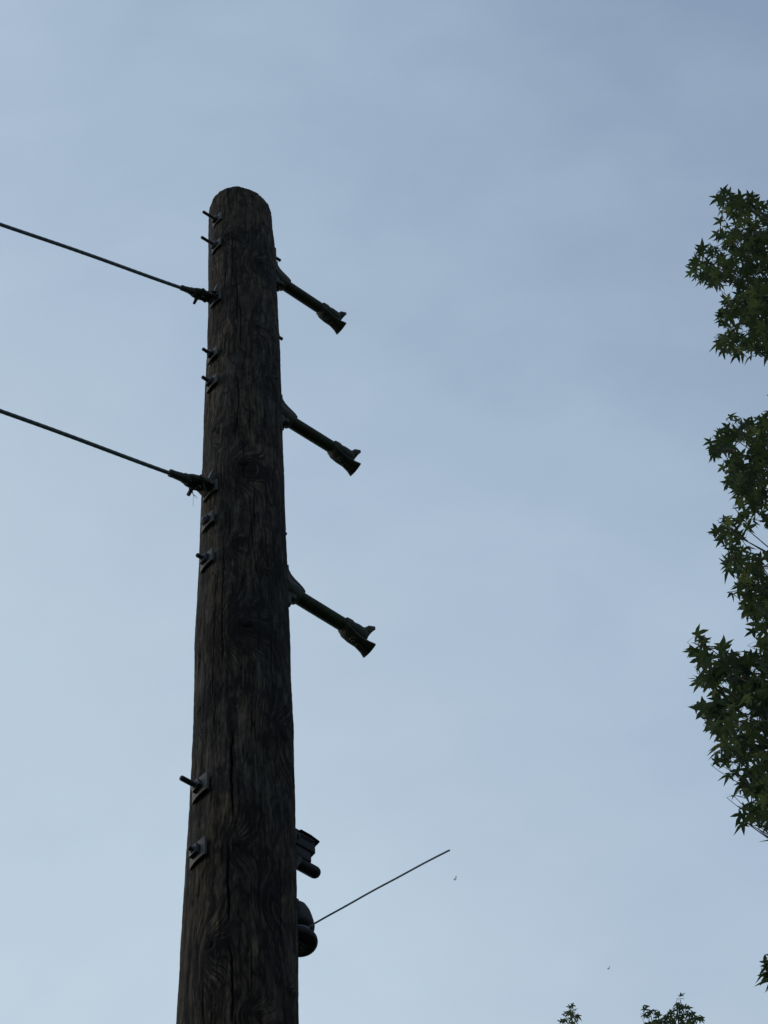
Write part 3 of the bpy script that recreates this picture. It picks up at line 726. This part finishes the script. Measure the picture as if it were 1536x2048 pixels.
while cnt < 465 and tries < 20000:
    tries += 1
    x, y = rng.uniform(1350, 1600), rng.uniform(360, 1980)
    hd_ = EDGE + rng.normal(0, .42)
    p = atrange(x, y, hd_)
    low = y > 1225
    if low and rng.random() < .42: continue
    if T1.shoot(LPk, p, .22, int(rng.integers(4, 8)), .078 if low else .066, keep=vis1): cnt += 1
for (x, y) in [(1532, 1930), (1536, 1945), (1545, 1938), (1528, 1942), (1386, 1288), (1394, 1292)]:
    T1.shoot(np.array([atrange(x + 40, y + 6, EDGE)] * 3), atrange(x + 6, y, EDGE), .10, 4, .062)
print('tries', tries, cnt)
# the rest of the crown, out of the frame
def crown_r(z): return float(np.interp(z, [3.2, 5, 9, 13, 17, 20, 21.6], [.8, 2.6, 3.2, 3.0, 2.3, 1.3, .2]))
outl = []
for k in range(150):
    z_ = rng.uniform(4, 20.8); az = rng.uniform(0, 2 * math.pi); rr_ = crown_r(z_) * rng.uniform(.75, .95)
    e_ = T1.at(z_) + np.array([math.cos(az) * rr_, math.sin(az) * rr_, 0]); px, py = proj(e_)
    if px < 1600 and -50 < py < 2100: continue
    l_ = T1.limb(max(2.8, z_ - rr_ * .9), e_, .03)
    outl.append(l_[5:])
OL = np.concatenate(outl)
for k in range(5200):
    z_ = rng.uniform(3.6, 21.5); az = rng.uniform(0, 2 * math.pi); rr_ = crown_r(z_) * math.sqrt(rng.uniform(.35, 1.0))
    p = T1.at(z_) + np.array([math.cos(az) * rr_, math.sin(az) * rr_, 0]); px, py = proj(p)
    if px < 1600 and -60 < py < 2110: continue
    T1.shoot(OL, p, .3, 6, .066, keep=None)
print('leaves tree 1', T1.finish(keep1))

POLY2 = [[(1106, 2075), (1112, 2040), (1120, 2024), (1124, 2008), (1136, 2010), (1146, 2004), (1156, 2020), (1166, 2034), (1152, 2052), (1160, 2075)],
         [(1270, 2075), (1284, 2044), (1276, 2018), (1290, 2002), (1304, 2008), (1316, 2008), (1320, 2036), (1330, 2022), (1348, 2012), (1350, 2000), (1337, 1990), (1350, 1980), (1372, 1982), (1376, 2008), (1394, 2022), (1412, 2026), (1410, 2052), (1420, 2075)]]
def vis2(Pt):
    px, py = proj(Pt); px = np.atleast_1d(px); py = np.atleast_1d(py)
    infr = (py < 2068); ok = np.zeros(len(px), bool)
    for pl in POLY2: ok |= inpoly(px, py, pl)
    return np.where(infr, ok, True)
def keep2(c, sz, to):
    k = vis2(c) & vis2(to); px, py = proj(c); r_px = sz * .5 * F / np.linalg.norm(c - EYE, axis=1)
    for dx, dy in ((1, 0), (-1, 0), (0, -1)):
        x_, y_ = px + dx * r_px, py + dy * r_px; o = np.zeros(len(px), bool)
        for pl in POLY2: o |= inpoly(x_, y_, pl)
        k &= o | (y_ > 2060)
    return k
d2 = 15.5; p2 = atrange(1290, 2100, d2)
top2 = atrange(1355, 1985, d2)[2]
T2 = Tree((p2[0], p2[1], 0), .22, top2 - .5, 'farther sweetgum tree whose leafy top twigs just show at the bottom right', 'sweetgum trees')
lim2 = []
for (x, y) in [(1138, 2015), (1130, 2040), (1300, 2015), (1360, 1992), (1355, 2020), (1395, 2035), (1310, 2040)]:
    e_ = atrange(x, y + 6, d2 + rng.uniform(-.4, .4)); lim2.append(T2.limb(e_[2] - rng.uniform(1.6, 2.2), e_, .02))
LQ = np.concatenate([l_[5:] for l_ in lim2]); LQk = LQ[vis2(LQ)]
cnt = tries = 0
while cnt < 44 and tries < 20000:
    tries += 1; x, y = rng.uniform(1100, 1420), rng.uniform(1984, 2070)
    if T2.shoot(LQk, atrange(x, y, d2 + rng.normal(0, .3)), .16, 5, .057, keep=vis2): cnt += 1
def cr2(z): return float(np.interp(z, [3, 5, 9, 13, top2 - 1.5, top2 - .2], [.8, 3, 3.6, 3.0, 1.7, .6]))
o2 = []
for k in range(90):
    z_ = rng.uniform(4, top2 - .6); az = rng.uniform(0, 2 * math.pi); rr_ = cr2(z_) * .85; e_ = T2.at(z_) + np.array([math.cos(az) * rr_, math.sin(az) * rr_, 0])
    if proj(e_)[1] < 2120: continue
    o2.append(T2.limb(max(2.8, z_ - rr_ * .8), e_, .028)[5:])
O2 = np.concatenate(o2)
for k in range(3200):
    z_ = rng.uniform(3.4, top2 - .2); az = rng.uniform(0, 2 * math.pi); rr_ = cr2(z_) * math.sqrt(rng.uniform(.35, 1)); p = T2.at(z_) + np.array([math.cos(az) * rr_, math.sin(az) * rr_, 0])
    if proj(p)[1] < 2110: continue
    T2.shoot(O2, p, .3, 6, .066)
print('leaves tree 2', T2.finish(keep2))

# ------------------------------------------------------------------ insects: specks against the sky
def insect(x, y, dist, ln, label):
    c = EYE + ray(x, y) * dist; root = empty('flying_insect', c); tag(root, label, 'insect', 'insects in flight')
    ax_ = np.array([.8, .3, .25]); ax_ /= np.linalg.norm(ax_); sdv = np.cross(ax_, Z); sdv /= np.linalg.norm(sdv)
    mb = MB(); mb.lathe(c - ax_ * ln / 2, ax_, [(0, .02 * ln), (.2 * ln, .10 * ln), (.45 * ln, .11 * ln), (.55 * ln, .07 * ln), (.7 * ln, .15 * ln), (.84 * ln, .08 * ln), (.92 * ln, .09 * ln), (ln, .02 * ln)], 10)
    mb.build('body', INSECT, root)
    for s_ in (-1, 1):
        wv = sdv * s_; wb = MB()
        wb.sheet([[c + ax_ * ln * (.18 - .25 * t * e_) + wv * ln * .75 * t + Z * ln * .25 * t for e_ in (-.5, .2, 1)] for t in (.05, .4, .75, 1)], Z * ln * .01)
        wb.build('wing', INSECT, root)
insect(910, 1758, 4.5, .0075, 'tiny dark flying insect in the sky just below the tip of the thin wire')
insect(1217, 1937, 4.8, .0060, 'tiny dark flying insect low in the sky above the bottom right treetops')
for o in scn.objects:
    if o.type == 'EMPTY' and not o.children and 'label' not in o: bpy.data.objects.remove(o)
